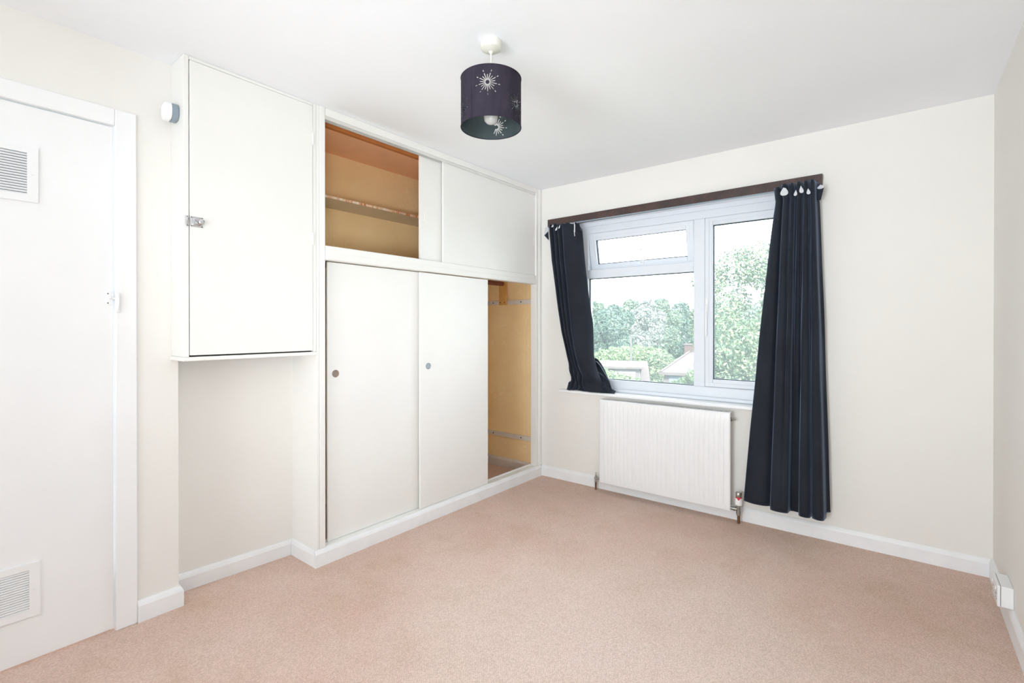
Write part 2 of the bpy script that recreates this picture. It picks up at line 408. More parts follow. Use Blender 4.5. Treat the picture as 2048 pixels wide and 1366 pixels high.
# ------------------------------------------------------------------ built-in wardrobe
wd = thing('built_in_wardrobe', (0, -L/2, 0), 'cream built-in wardrobe of sliding panels with upper and lower openings along the left wall', 'wardrobe')
b = MB(); b.box(-.594, 0, -L, -L+.016, 0, H-.001, .0015); b.build('end_panel', 'cabinet', wd)
b = MB(); b.box(-.055, .004, -L+.017, -1.982, .086, H-.001, .003); b.build('stile', 'cabinet', wd)
b = MB(); b.box(-.055, .002, -.076, -.042, .086, H-.001, .003); b.build('stile', 'cabinet', wd)
b = MB(); b.box(-.055, .008, -.0415, -.0005, .086, H-.001, .006, 3); b.build('scribe_trim', 'cabinet', wd)
b = MB(); b.box(-.055, .003, -1.981, -.077, 2.358, H-.001, .003); b.build('top_rail', 'cabinet', wd)
b = MB(); b.box(-.055, .003, -1.981, -.077, 1.600, 1.676, .005); b.box(-.02, .0055, -1.981, -.077, 1.604, 1.640, .003); b.build('middle_rail', 'cabinet', wd)
b = MB(); b.box(-.06, .002, -1.981, -.077, .060, .0895, .003); b.box(-.06, -.052, -1.981, -.077, .0895, .099); b.build('bottom_rail', 'cabinet', wd)
b = MB(); b.box(-.03, .0, -2.014, -.0005, 0, .06); b.prism([(0, 0), (.016, 0), (.016, .066), (.012, .076), (.006, .086), (0, .086)], -2.0465, -.015, 'Y'); b.build('plinth', 'skirting', wd)
b = MB(); b.box(-.0545, -.0525, -1.981, -.077, 2.3475, 2.358); b.box(-.031, -.028, -1.981, -.077, 2.338, 2.358); b.box(-.0545, -.004, -1.981, -.077, 2.354, 2.3575); b.box(-.0075, -.004, -1.981, -.077, 2.341, 2.354)
b.build('top_track', 'aluminium', wd)
b = MB(); b.box(-.085, -.0555, -2.009, -.0775, 2.330, 2.394, .002); b.build('track_batten', 'orange_wood', wd)
def sdoor(x, y0, y1, z0, z1): return MB().box(x-.013, x, y0, y1, z0, z1, .002).build('sliding_door', 'cabinet', wd)
def cup(d, x, y, z, mat, lab):
    MB().lathe([(.0205, x), (.0205, x+.0022), (.0185, x+.003), (.0165, x+.0016), (.0155, x+.0004), (.0, x+.0003)], (0, y, z), 'X', 32, cap=False).build('finger_pull', mat, d, True, label=lab)
def slot(d, x, y, z):
    b = MB(); n = 28; r = []
    for off, h in ((.0, .0), (.0, .002), (-.0025, .0026), (-.0042, .0012), (-.006, .0004)):
        ring = []
        for i in range(n):
            a = 2*PI*i/n; ring.append((x+h, y+(.0085+off)*math.cos(a), z+(.0085+off)*math.sin(a)+(.024 if math.sin(a) >= 0 else -.024)))
        ring.append(ring[0]); r.append(ring)
    b.grid(r); b.bm.faces.new([b.bm.verts.new(p) for p in r[-1][:-1]]); b.build('finger_pull', 'cabinet', d, True)
d1 = sdoor(-.035, -1.302, -.24, 1.677, 2.349); slot(d1, -.035, -1.255, 1.952)
d2 = sdoor(-.010, -1.122, -.0765, 1.677, 2.351); slot(d2, -.010, -.092, 1.951)
d3 = sdoor(-.035, -1.947, -1.27, .0905, 1.596); cup(d3, -.035, -1.900, .992, 'cup_brown', 'dull brown round finger pull')
d4 = sdoor(-.010, -1.322, -.671, .0905, 1.594); cup(d4, -.010, -1.254, .994, 'cup_grey', 'silver round finger pull')
# inside: lining papers, floor of the top box, shelf, rail, battens
b = MB(); b.box(-.5945, -.591, -2.013, -.004, 0, H-.004); b.build('wallpaper_lining', 'wallpaper', wd)
b = MB(); b.box(-.591, -.056, -.0038, -.0005, 0, H-.004); b.build('wallpaper_lining', 'wallpaper', wd)
b = MB(); b.box(-.591, -.056, -2.0135, -2.010, 0, H-.004); b.build('wallpaper_lining', 'wallpaper', wd)
b = MB(); b.box(-.591, -.056, -2.009, -.004, H-.004, H-.0005); b.build('top_lining', 'terracotta', wd)
b = MB(); b.box(-.591, -.056, -2.009, -.004, 1.655, 1.672); b.build('top_box_floor', 'shelf', wd)
sh = MB(); sh.box(-.591, -.352, -2.009, -.0045, 2.031, 2.046); s_ = sh.build('shelf', 'shelf', wd)
b = MB(); b.box(-.352, -.3505, -2.009, -.0045, 2.031, 2.046); b.build('shelf_edge', 'chipped', s_)
b = MB(); b.box(-.1520, -.1495, -.0048, -.0038, .08, 1.655); b.build('paper_seam', 'batten', wd)
def batten(z0, z1, screws):
    o = MB().box(-.591, -.056, -.022, -.0045, z0, z1, .002).build('batten', 'batten', wd)
    for x in screws: MB().lathe([(.006, -.0222), (.005, -.0236)], (x, 0, (z0+z1)/2), 'Y', 10).build('screw', 'screw', o)
batten(1.444, 1.482, (-.515, -.20)); batten(.268, .306, (-.515, -.20))
o = MB().box(-.432, -.35, -.040, -.0225, 1.440, 1.654, .002).build('rail_bracket', 'bracket', wd)
for x in (-.417, -.37): MB().lathe([(.0055, -.0402), (.0045, -.0415)], (x, 0, 1.462), 'Y', 10).build('screw', 'screw', o)
MB().tube([(-.392, -.036, 1.628), (-.392, -1.0, 1.628), (-.392, -2.008, 1.628)], .020, 16).build('hanging_rail', 'rail', wd, True)
b = MB(); b.prism([(-.0045, 0), (-.022, 0), (-.022, .062), (-.012, .080), (-.0045, .080)], -.591, -.06, 'X'); b.build('inner_skirting', 'batten', wd)
b = MB(); b.prism([(-.591, 0), (-.574, 0), (-.574, .062), (-.58, .08), (-.591, .08)], -2.009, -.0225, 'Y'); b.build('inner_skirting', 'batten', wd)

# ------------------------------------------------------------------ wall cupboard over the alcove
cb = thing('wall_cupboard', (0, -2.33, 1.1), 'cream hung wall cupboard with one flat door above the empty alcove', 'cupboard')
CZ = 1.118
b = MB(); b.box(-.149, 0, -2.630, -2.6105, CZ, H-.001, .0015); b.build('side_panel', 'cabinet', cb)
b = MB(); b.box(-.245, 0, -2.049, -2.0315, CZ, H-.001, .0015); b.build('side_panel', 'cabinet', cb)
b = MB(); b.box(-.24, -.018, -2.604, -2.05, CZ, H-.001); b.build('inner_box', 'dark', cb)
b = MB(); b.box(-.018, 0, -2.61, -2.05, 2.385, H-.001, .0015); b.build('top_rail', 'cabinet', cb)
b = MB(); b.box(-.149, .007, -2.636, -2.0315, 1.100, CZ-.0005, .003); b.build('bottom_board', 'cabinet', cb)
cdoor = MB().box(-.015, .003, -2.6075, -2.0515, CZ+.006, 2.3825, .002).build('door', 'cabinet', cb)
for z in (1.70, 2.215):
    MB().tube([(.004, -2.0505, z-.03), (.004, -2.0505, z+.03)], .0045, 10).build('hinge', 'cabinet', cdoor, True)
o = MB().box(.003, .006, -2.606, -2.558, 1.674, 1.718, .001).build('cupboard_catch', 'chrome', cb)
b = MB(); b.box(.006, .014, -2.601, -2.585, 1.680, 1.712, .003); b.build('keeper', 'chrome', o, True)
b = MB(); b.lathe([(.009, .006), (.006, .014), (.0115, .020), (.0125, .025), (.009, .029), (0.0005, .030)], (0, -2.569, 1.696), 'X', 24); b.build('knob', 'chrome', o, True)
b = MB(); b.box(.0005, .008, -2.627, -2.611, 1.674, 1.718, .002); b.build('strike_plate', 'chrome', o, True)
for y in (-2.619, -2.602, -2.563):
    for z in (1.6775, 1.7145): MB().lathe([(.0022, .006 if y > -2.61 else .008), (.0016, .0075 if y > -2.61 else .0092)], (0, y, z), 'X', 8).build('screw', 'screw', o)

# ------------------------------------------------------------------ sensor on the cupboard side
sn = thing('wall_sensor', (-.080, -2.6305, 2.165), 'small round white sensor with grey rim fixed to cupboard side near ceiling', 'sensor')
MB().lathe([(.034, -2.6305), (.0375, -2.634), (.0375, -2.654), (.036, -2.656)], (-.080, 0, 2.165), 'Y', 40, sq=2.6).build('base', 'grey_plastic', sn, True)
MB().lathe([(.036, -2.656), (.0395, -2.658), (.0395, -2.668), (.036, -2.676), (.026, -2.6815), (.012, -2.6835), (.001, -2.684)], (-.080, 0, 2.165), 'Y', 40, sq=2.6).build('cover', 'plastic', sn, True)

# ------------------------------------------------------------------ window
win = struct(bpy.data.objects.new('window_1', None)); COL.objects.link(win); win.location = (1.1, .1, .75)
YF, YB = .085, .155                                # inner and outer faces of the frame
FX0, FX1, FZ0, FZ1 = WX0, WX1, WZ0, WZ1
b = MB()
b.box(FX0, .402, YF, YB, FZ0, FZ1, .004); b.box(1.858, FX1, YF, YB, FZ0, FZ1, .004)
b.box(.402, 1.858, YF, YB, 1.996, FZ1, .004); b.box(.402, 1.858, YF, YB, FZ0, .834, .004)
b.box(FX0, FX1, YF-.014, YF, 2.048, FZ1, .004); b.box(FX0, FX1, YF-.02, YF, FZ0, .768, .006)
b.build('frame', 'upvc', win)
MB().box(1.240, 1.316, YF-.002, YB, .834, 1.996, .005).build('mullion', 'upvc', win)
MB().box(.402, 1.240, YF-.002, YB, 1.634, 1.704, .005).build('transom', 'upvc', win)
def sash(x0, x1, z0, z1, sw, yf, name='sash'):
    """frame ring + gasket + pane, returned as one part with sub-parts"""
    b = MB(); yb = yf+.05
    for a, c, e, f in ((x0, x0+sw, z0, z1), (x1-sw, x1, z0, z1), (x0+sw, x1-sw, z0, z0+sw), (x0+sw, x1-sw, z1-sw, z1)): b.box(a, c, yf, yb, e, f, .004)
    b.box(x0+.004, x0+sw*.55, yf-.004, yf, z0+.004, z1-.004, .0015); b.box(x1-sw*.55, x1-.004, yf-.004, yf, z0+.004, z1-.004, .0015)
    b.box(x0+sw*.55, x1-sw*.55, yf-.004, yf, z0+.004, z0+sw*.55, .0015); b.box(x0+sw*.55, x1-sw*.55, yf-.004, yf, z1-sw*.55, z1-.004, .0015)
    o = b.build(name, 'upvc', win); pane(o, x0+sw, x1-sw, z0+sw, z1-sw, yf+.022); return o
def pane(par, x0, x1, z0, z1, y):
    b = MB(); g = .0045
    for a, c, e, f in ((x0, x0+g, z0, z1), (x1-g, x1, z0, z1), (x0+g, x1-g, z0, z0+g), (x0+g, x1-g, z1-g, z1)): b.box(a, c, y-.008, y+.012, e, f)
    b.build('gasket', 'gasket', par)
    b = MB(); b.box(x0+g, x1-g, y, y+.004, z0+g, z1-g); b.build('pane', 'glass', par)
pane(win, .402, 1.240, .834, 1.634, YF+.026)
cas = sash(1.318, 1.857, .836, 1.9945, .052, YF-.006, 'casement')
b = MB(); b.box(1.322, 1.342, YF-.018, YF-.0105, 1.345, 1.440, .004); b.box(1.325, 1.338, YF-.034, YF-.016, 1.18, 1.40, .006); b.build('handle', 'plastic', cas, True)
vs = sash(.403, 1.239, 1.686, 1.9945, .059, YF-.004, 'vent_sash')
hx, hz = .845, 1.760
b = MB(); b.box(hx-.012, hx+.012, YF-.018, YF-.0082, 1.715, 1.748, .004); b.tube([(hx-.002, YF-.02, 1.731), (hx, YF-.03, 1.745), (hx+.001, YF-.032, 1.80), (hx, YF-.028, 1.838)], [.007, .008, .007, .006], 10); b.build('handle', 'plastic', vs, True)
hinge = Vector((0, YF, 1.9945))                    # the top-hung vent stands open at the bottom
rot = Matrix.Translation(hinge) @ Matrix.Rotation(math.radians(11), 4, 'X') @ Matrix.Translation(-hinge)
for o in [vs]+list(vs.children):
    wl = win.location
    o.data.transform(Matrix.Translation(wl)); o.data.transform(rot); o.data.transform(Matrix.Translation(-wl))
struct(MB().box(WX0, WX1, .001, YF, WZ1-.003, WZ1-.0003).build('trim_3', 'upvc'))
sill = MB().box(.205, 2.03, -.052, YF, WZ0-.022, WZ0, .007, 3).build('trim_2', 'gloss'); struct(sill)

# ------------------------------------------------------------------ pelmet board
pl = MB().prism([(.085, 2.069), (2.015, 2.081), (2.015, 2.140), (.085, 2.132)], -.030, -.0005, 'Y').build('curtain_pelmet', 'pelmet')
tag(pl, 'narrow dark brown veined board fixed above the window carrying both curtains', 'pelmet')
trk = MB().box(.10, 2.0, -.036, -.0305, 2.070, 2.079).build('curtain_track', 'grey_plastic', pl)

# ------------------------------------------------------------------ curtains
def crom(P, per=5):
    """Catmull-Rom through 2-D points"""
    out = []
    for i in range(len(P)-1):
        p0, p1, p2, p3 = P[max(i-1, 0)], P[i], P[i+1], P[min(i+2, len(P)-1)]
        for k in range(per):
            t = k/per
            out.append(tuple(.5*(2*b_+(c_-a_)*t+(2*a_-5*b_+4*c_-d_)*t*t+(3*b_-a_-3*c_+d_)*t**3) for a_, b_, c_, d_ in zip(p0, p1, p2, p3)))
    out.append(tuple(P[-1])); return out
def interp(tab, z):
    tab = sorted(tab)
    if z <= tab[0][0]: return tab[0][1]
    for (a, p), (b_, q) in zip(tab, tab[1:]):
        if z <= b_: return p+(q-p)*(z-a)/(b_-a)
    return tab[-1][1]
TOP = [(1.780, -.066), (1.795, -.086), (1.810, -.086), (1.822, -.070),
       (1.824, -.090), (1.829, -.118), (1.845, -.132), (1.860, -.118), (1.863, -.088), (1.866, -.116), (1.876, -.130), (1.886, -.118), (1.890, -.085),
       (1.894, -.082), (1.899, -.118), (1.910, -.130), (1.922, -.118), (1.926, -.086),
       (1.929, -.086), (1.934, -.118), (1.945, -.131), (1.956, -.118), (1.959, -.086),
       (1.962, -.088), (1.966, -.118), (1.977, -.130), (1.988, -.118), (1.990, -.086), (1.993, -.066), (1.998, -.055), (2.003, -.046)]
BOT = [(1.600, -.064), (1.660, -.088), (1.720, -.086), (1.752, -.068),
       (1.757, -.100), (1.766, -.130), (1.790, -.141), (1.812, -.143), (1.825, -.142), (1.835, -.140), (1.846, -.137), (1.857, -.128), (1.860, -.090),
       (1.863, -.076), (1.875, -.072), (1.890, -.073), (1.902, -.076), (1.906, -.084),
       (1.908, -.104), (1.917, -.134), (1.945, -.143), (1.968, -.132), (1.973, -.100),
       (1.975, -.102), (1.981, -.128), (2.010, -.145), (2.035, -.132), (2.040, -.092), (2.044, -.064), (2.053, -.052), (2.061, -.046)]
ct = thing('curtain', (1.87, -.09, 2.07), 'long navy black curtain hanging below the sill at the right of the window', 'curtain')
rows = []; ZT, ZB = 2.088, .150
nz = 70
pt, pb = crom(TOP), crom(BOT); nu = len(pt)
for j in range(nz+1):
    z = ZT+(ZB-ZT)*j/nz if j > 8 else ZT-.0205*j*1.0
    if j > 8: z = (ZT-.164)+(ZB-(ZT-.164))*(j-8)/(nz-8)
    t = max(0., min(1., (2.0-z)/1.85))**.85; row = []
    fl = max(0., (z-2.0)/.088)                          # header flares above the tape
    for i in range(nu):
        x = pt[i][0]*(1-t)+pb[i][0]*t; y = pt[i][1]*(1-t)+pb[i][1]*t
        mid = -.095; y = mid+(y-mid)*(1-.25*math.exp(-((z-2.02)/.03)**2)*1)*(1+.18*fl)
        x += -.012*fl*(1-i/nu)*(1 if i < nu*.3 else .3) + .002*math.sin(z*9+i*.35)*t*(1-t)*2
        zz = z
        if j == nz: zz = ZB+(.04 if i > nu-13 else 0)
        row.append((x, y, zz))
    rows.append(row)
cl = MB().grid(rows).build('fabric', 'fabric', ct, 'all')
md = cl.modifiers.new('thickness', 'SOLIDIFY'); md.thickness = .002
def hem(prof, z0, z1, parent):
    b = MB(); b.grid([[(x, y-.0012, z) for x, y in prof] for z in (z0, z1)]); o = b.build('hem', 'fabric', parent, 'all'); return o
# pockets of white heading tape that gape between the pleats
def tear(parent, x, y, z, w_, h_, lean=0.):
    r = []
    n = 20; ring = []
    for i in range(n+1):
        a = 2*PI*i/n; s_, c_ = math.sin(a), math.cos(a)
        px_ = w_*.75*s_*(.5-.5*c_)**.9; pz_ = h_*.5*c_
        ring.append((px_+lean*(pz_+h_*.5), pz_))
    for k, dy in ((1., 0.), (.8, -.0014), (.45, -.0026), (.02, -.003)):
        r.append([(x+a*k, y+dy, z+b_*k-(1-k)*h_*.1) for a, b_ in ring])
    MB().grid(r).build('heading_tape', 'tape', parent, 'all', label='white lining tape showing in the pleats')
tear(ct, 1.836, -.1335, 2.048, .042, .058); tear(ct, 1.893, -.134, 2.026, .018, .036, .1); tear(ct, 1.926, -.134, 2.042, .022, .046, -.12); tear(ct, 1.9605, -.134, 2.024, .020, .036, -.1)
tear(ct, 2.014, -.092, 2.050, .034, .026)
r = []
for i in range(9):
    a = i/8; ang = PI*(1+a)
    r.append([(2.013+.0185*math.cos(ang)*(1-.5*k)-.008*k, -.090+.006*math.sin(ang)-.002, 2.047+.012*math.sin(ang)*(1-k)-.075*k) for k in (0, .3, .6, 1)])
MB().grid(r).build('end_pleat', 'fabric', ct, 'all')

cl2 = thing('curtain', (.26, -.05, 2.06), 'short navy black curtain bunched on the sill at the left of the window', 'curtain')
LE = [(2.085, .108), (2.06, .109), (1.79, .136), (1.55, .178), (1.2, .230), (.98, .288), (.86, .314), (.82, .316), (.78, .306), (.744, .290)]
RE = [(2.085, .392), (2.046, .402), (1.77, .431), (1.5, .463), (1.28, .497), (1.03, .512), (.935, .535), (.84, .578), (.79, .600), (.744, .622)]
# pleat profile: (fraction across, depth)
PR = [(0, -.030), (.03, -.060), (.09, -.074), (.13, -.062), (.15, -.040), (.17, -.058), (.22, -.076), (.27, -.066), (.29, -.044), (.31, -.062), (.36, -.080), (.41, -.070), (.43, -.048),
      (.46, -.064), (.54, -.078), (.66, -.078), (.80, -.072), (.91, -.058), (.97, -.036), (1, -.016)]
prc = crom(PR); rows = []; zs = []
z = 2.083
while z > .7465: zs.append(z); z -= .022
zs.append(.7465)
for z in zs:
    x0, x1 = interp(LE, z), interp(RE, z)
    k = max(0, (1.0-z)/.26)                                # gathers into a heap on the sill
    row = []
    for i, (u, y) in enumerate(prc):
        uu = u
        if z < 1.95: uu = u-.06*math.sin(PI*u)*min(1, (1.95-z)/.5)*(1 if u < .8 else .5)
        yy = y*(1-.25*k)+.012*k*math.sin(u*9+z*40)
        yy += .012*math.sin(z*7+u*5)*(z < 1.9)*min(1, (1.9-z))
        x = x0+(x1-x0)*uu+.006*k*math.sin(z*60+u*14)
        zz = z
        if z > 2.03: zz = z-.018*u+.005*math.sin(u*30); yy = yy*.8-.010
        if z == zs[-1]: yy -= .006
        if z > 2.045: yy = min(yy, -.0415)
        row.append((x, min(yy, .05), zz))
    rows.append(row)
cf = MB().grid(rows).build('fabric', 'fabric', cl2, 'all')
md = cf.modifiers.new('thickness', 'SOLIDIFY'); md.thickness = .002
# the heap of cloth trailing along the sill behind the front panel
rows = []; nu_, nv_ = 40, 26
for j in range(nv_+1):
    v = j/nv_; row = []
    for i in range(nu_+1):
        u = i/nu_                                            # u: along the trail, v: over the heap from back to front
        crest = interp([(0, 1.0), (.15, .985), (.45, .925), (.75, .865), (.9, .825), (1, .758)], u)
        x = .485+.150*u+.012*math.sin(v*7+u*4)*u
        hgt = (crest-.7465)*math.sin(PI*(.12+.88*(1-v)*.5))**.9 if v > 0 else (crest-.7465)*.45
        y = .055-.085*v+.010*math.sin(u*6)
        zz = .7465+hgt+.012*math.sin(v*15+u*6)*math.sin(PI*v)
        y += -.012*math.sin(v*15+u*6+.8)*math.sin(PI*v)
        row.append((x+.02*v*u, y, max(zz, .7465)))
    rows.append(row)
b = MB(); b.grid(rows)
b.build('trailing_cloth', 'fabric', cl2, 'all')
# ruffled hem lying on the sill
rows = []
for j in range(7):
    v = j/6; row = []
    for i in range(61):
        u = i/60; x = .285+.40*u+.01*v*math.sin(u*20)
        y = -.028-.030*v*(.6+.4*math.sin(u*17+1))+(.035*max(0, u-.72)/.28)*(1-v)
        z_ = .7462+(.052+.012*math.sin(u*23))*(1-v)**1.3*(1-.75*max(0, u-.8)/.2)+.004*math.sin(u*40)*(1-v)
        row.append((x, y, z_))
    rows.append(row)
b = MB(); b.grid(rows); o = b.build('hem', 'fabric', cl2, 'all'); o.modifiers.new('thickness', 'SOLIDIFY').thickness = .0015
# curled end of the heading showing its pale lining, cord end and tape
def flap(name, mat, q, bow, lab=None):
    r = []
    for i in range(7):
        u = i/6; row = []
        for k_ in range(7):
            v = k_/6; a = Vector(q[0]).lerp(Vector(q[1]), u); b_ = Vector(q[3]).lerp(Vector(q[2]), u)
            p = a.lerp(b_, v); row.append((p.x, p.y-bow*math.sin(PI*v)*math.sin(PI*u), p.z))
        r.append(row)
    o = MB().grid(r).build(name, mat, cl2, 'all', label=lab); o.modifiers.new('thickness', 'SOLIDIFY').thickness = .0015
flap('heading_tape', 'tape', [(.076, -.048, 2.062), (.110, -.060, 2.068), (.114, -.062, 2.028), (.066, -.050, 2.003)], .006, 'white lining of the curled end pleat')
flap('end_pleat', 'fabric', [(.066, -.052, 2.003), (.114, -.064, 2.029), (.120, -.064, 1.955), (.112, -.062, 1.962)], .006)
tear(cl2, .160, -.0745, 2.066, .020, .022, .3); tear(cl2, .196, -.0775, 2.038, .016, .032, .5); tear(cl2, .226, -.078, 2.050, .013, .030, .4)
MB().tube([(.335, -.082, 2.064), (.362, -.088, 2.056), (.375, -.09, 2.058), (.379, -.092, 2.03), (.377, -.092, 1.99), (.381, -.091, 1.956)], .0028, 8).build('gathering_cord', 'tape', cl2, True, label='white gathering cord tied at the top')
MB().tube([(.375, -.091, 2.064), (.383, -.092, 2.04), (.382, -.092, 1.985)], .0026, 8).build('gathering_cord', 'tape', cl2, True, label='white gathering cord tied at the top')

# ------------------------------------------------------------------ radiator
RX0, RX1, RZ0, RZ1, RY = .594, 1.527, .070, .699, -.090
rd = thing('radiator', ((RX0+RX1)/2, -.06, RZ0), 'white ribbed panel radiator on the wall under the window', 'radiator')
nr = 27; rows = []; ins = .034
xs = [RX0]; ys = [0]
def ridge(f):                                              # one flute: narrow valley, broad flat rib
    return .0035*min(1, max(0, (abs(((f+.5) % 1)-.5)-.08)/.13))
NX = nr*12
colx = [RX0, RX0+.004, RX0+.008]+[RX0+ins+(RX1-RX0-2*ins)*i/NX for i in range(NX+1)]+[RX1-.008, RX1-.004, RX1]
zr = [RZ0, RZ0+.004, RZ0+.010, RZ0+.040, RZ0+.052]+[RZ0+.06+(RZ1-RZ0-.125)*i/6 for i in range(7)]+[RZ1-.058, RZ1-.046, RZ1-.010, RZ1-.004, RZ1]
for z in zr:
    ez = min(z-RZ0, RZ1-z); e = min(1, max(0, (ez-.040)/.014)); row = []
    for x in colx:
        ex = min(x-RX0, RX1-x); rim = .006*(1-min(1, min(ex, ez)/.008))**2
        d = 0
        if ex >= ins-1e-6: d = e*(ridge((x-RX0-ins)/(RX1-RX0-2*ins)*nr)-.0005)
        row.append((x, RY+rim-d, z))
    rows.append(row)
b = MB(); b.grid(rows)
b.box(RX0+.0005, RX1-.0005, RY+.0062, RY+.012, RZ0+.0005, RZ1-.0005)
b.build('panel', 'rad', rd, True)
b = MB(); b.box(RX0+.012, RX1-.012, -.040, -.036, RZ0+.03, RZ1-.03)
for i in range(46):
    x = RX0+.02+(RX1-RX0-.04)*i/45; b.box(x-.0006, x+.0006, RY+.012, -.040, RZ0+.04, RZ1-.03)
fins = b.build('convector_fins', 'rad', rd); fins['kind'] = 'stuff'
b = MB(); b.box(RX0+.002, RX1-.002, -.037, -.034, RZ1-.012, RZ1+.001)
for i in range(75):
    x = RX0+.006+(RX1-RX0-.012)*i/74; b.box(x-.0028, x+.0028, RY+.011, -.037, RZ1-.002, RZ1+.001)
gr = b.build('top_grille', 'rad', rd); gr['kind'] = 'stuff'
for x in (RX0+.15, RX1-.15): MB().box(x-.015, x+.015, -.036, -.0005, RZ0+.06, RZ1-.06).build('wall_bracket', 'rad', rd)
b = MB(); b.lathe([(.011, RX1-.008), (.011, RX1+.006), (.008, RX1+.008), (.008, RX1+.016), (.0045, RX1+.018), (.0045, RX1+.026)], (0, -.064, RZ1-.045), 'X', 6); b.build('bleed_valve', 'steel', rd, True)
b = MB(); b.lathe([(.013, RX1-.02), (.013, RX1)], (0, -.064, RZ1-.045), 'X', 16); b.build('end_boss', 'dark', rd, True)
# thermostatic valve (right) and lockshield (left)
vx, vy = 1.572, -.066
v = MB(); v.lathe([(.0135, .052), (.0135, .060), (.0155, .062), (.0155, .078), (.0135, .080), (.0135, .108), (.017, .110), (.017, .116)], (vx, vy, 0), 'Z', 16)
v.lathe([(.010, RX1-.005), (.010, RX1+.012), (.014, RX1+.013), (.014, RX1+.026), (.010, RX1+.027), (.010, vx-.008)], (0, vy, .088), 'X', 12)
valve = v.build('thermostatic_valve', 'steel', rd, True)
MB().lathe([(.018, .116), (.0205, .119), (.0205, .150), (.0195, .160), (.019, .162)], (vx, vy, 0), 'Z', 28).build('valve_head', 'plastic', valve, True)
MB().lathe([(.0188, .1615), (.0188, .168)], (vx, vy, 0), 'Z', 28).build('red_band', 'red', valve, True, label='red ring')
b = MB(); b.lathe([(.0175, .167), (.0185, .169), (.0185, .194), (.016, .198), (.0002, .199)], (vx, vy, 0), 'Z', 28); b.build('valve_cap', 'steel', valve, True)
# red pointer running down into the white head
b = MB(); b.prism([(-.010, .162), (.010, .162), (.0, .150)], -.0218, -.0195, 'Y'); o = b.build('pointer', 'red', valve, False, label='red pointer')
o.data.transform(Matrix.Translation(valve.location*0+Vector((0, 0, 0))))
o.data.transform(Matrix.Translation(rd.location)); o.data.transform(Matrix.Rotation(math.radians(12), 4, 'Z')); o.data.transform(Matrix.Translation(Vector((vx, vy, 0))-rd.location))
MB().lathe([(.0085, 0.0), (.0085, .053)], (vx, vy, 0), 'Z', 14).build('pipe', 'copper', rd, True, label='bare copper pipe')
lx, ly = .548, -.055
v = MB(); v.lathe([(.012, .060), (.012, .068), (.009, .070), (.009, .076), (.012, .078), (.012, .098), (.008, .102), (.006, .112), (.003, .114), (.003, .132), (.001, .133)], (lx, ly, 0), 'Z', 12)
v.lathe([(.009, lx), (.009, RX0+.004)], (0, ly, .088), 'X', 12)
v.build('lockshield_valve', 'steel', rd, True)
MB().lathe([(.0075, 0.0), (.0075, .061)], (lx, ly, 0), 'Z', 14).build('pipe', 'copper', rd, True, label='bare copper pipe')

# ------------------------------------------------------------------ double socket on the right wall
sx = W
sk = thing('wall_socket', (W, -.50, .099), 'white surface-mounted double socket on the skirting of the right wall', 'socket')
MB().box(W-.038, W-.0005, -.577, -.431, .099, .183, .002).build('back_box', 'plastic', sk)
fp = MB().box(W-.049, W-.0395, -.578, -.430, .098, .184, .002).build('face_plate', 'plastic', sk)
MB().box(W-.0395, W-.038, -.574, -.434, .102, .180).build('gap_ring', 'gasket', sk)
for y in (-.545, -.463):
    MB().prism([(W-.0495, .156), (W-.0535, .158), (W-.051, .172), (W-.0495, .172)], y-.006, y+.006, 'Y').build('rocker_switch', 'plastic', fp)
    for dy, dz, h in ((0, .140, .008), (-.011, .120, .004), (.011, .120, .004)): MB().box(W-.0496, W-.0492, y+dy-.003, y+dy+.003, dz-h/2, dz+h/2).build('pin_hole', 'dark', fp)

# ------------------------------------------------------------------ pendant lamp
LX, LY = 1.072, -1.886
lp = thing('pendant_lamp', (LX, LY, H), 'dark plum drum pendant lamp with cut-out starbursts hanging from the ceiling', 'lamp')
MB().lathe([(.043, H-.0005), (.043, H-.022), (.040, H-.030), (.030, H-.036), (.010, H-.041), (.006, H-.048), (.005, H-.050)], (LX, LY, 0), 'Z', 40).build('ceiling_rose', 'ivory', lp, True)
MB().tube([(LX, LY, H-.046), (LX, LY, 2.3), (LX, LY, 2.20)], .0032, 10).build('flex', 'ivory', lp, True)
MB().lathe([(.006, 2.215), (.013, 2.208), (.018, 2.195), (.020, 2.165), (.024, 2.16), (.024, 2.15), (.019, 2.146), (.016, 2.135)], (LX, LY, 0), 'Z', 24).build('lamp_holder', 'ivory', lp, True)
MB().lathe([(.012, 2.160), (.014, 2.146), (.022, 2.130), (.028, 2.112), (.0295, 2.097), (.027, 2.081), (.018, 2.071), (.008, 2.0675), (.0005, 2.067)], (LX, LY, 0), 'Z', 28).build('bulb', 'bulb', lp, True)
R, SZ0, SZ1 = .1215, 2.052, 2.247
th0 = math.atan2(CAM.y-LY, CAM.x-LX)                        # the burst nearest the door side of the room
bursts = [(-6.5, 2.178), (53, 2.118), (-70, 2.108), (180-11, 2.104), (112, 2.175), (-128, 2.175)]
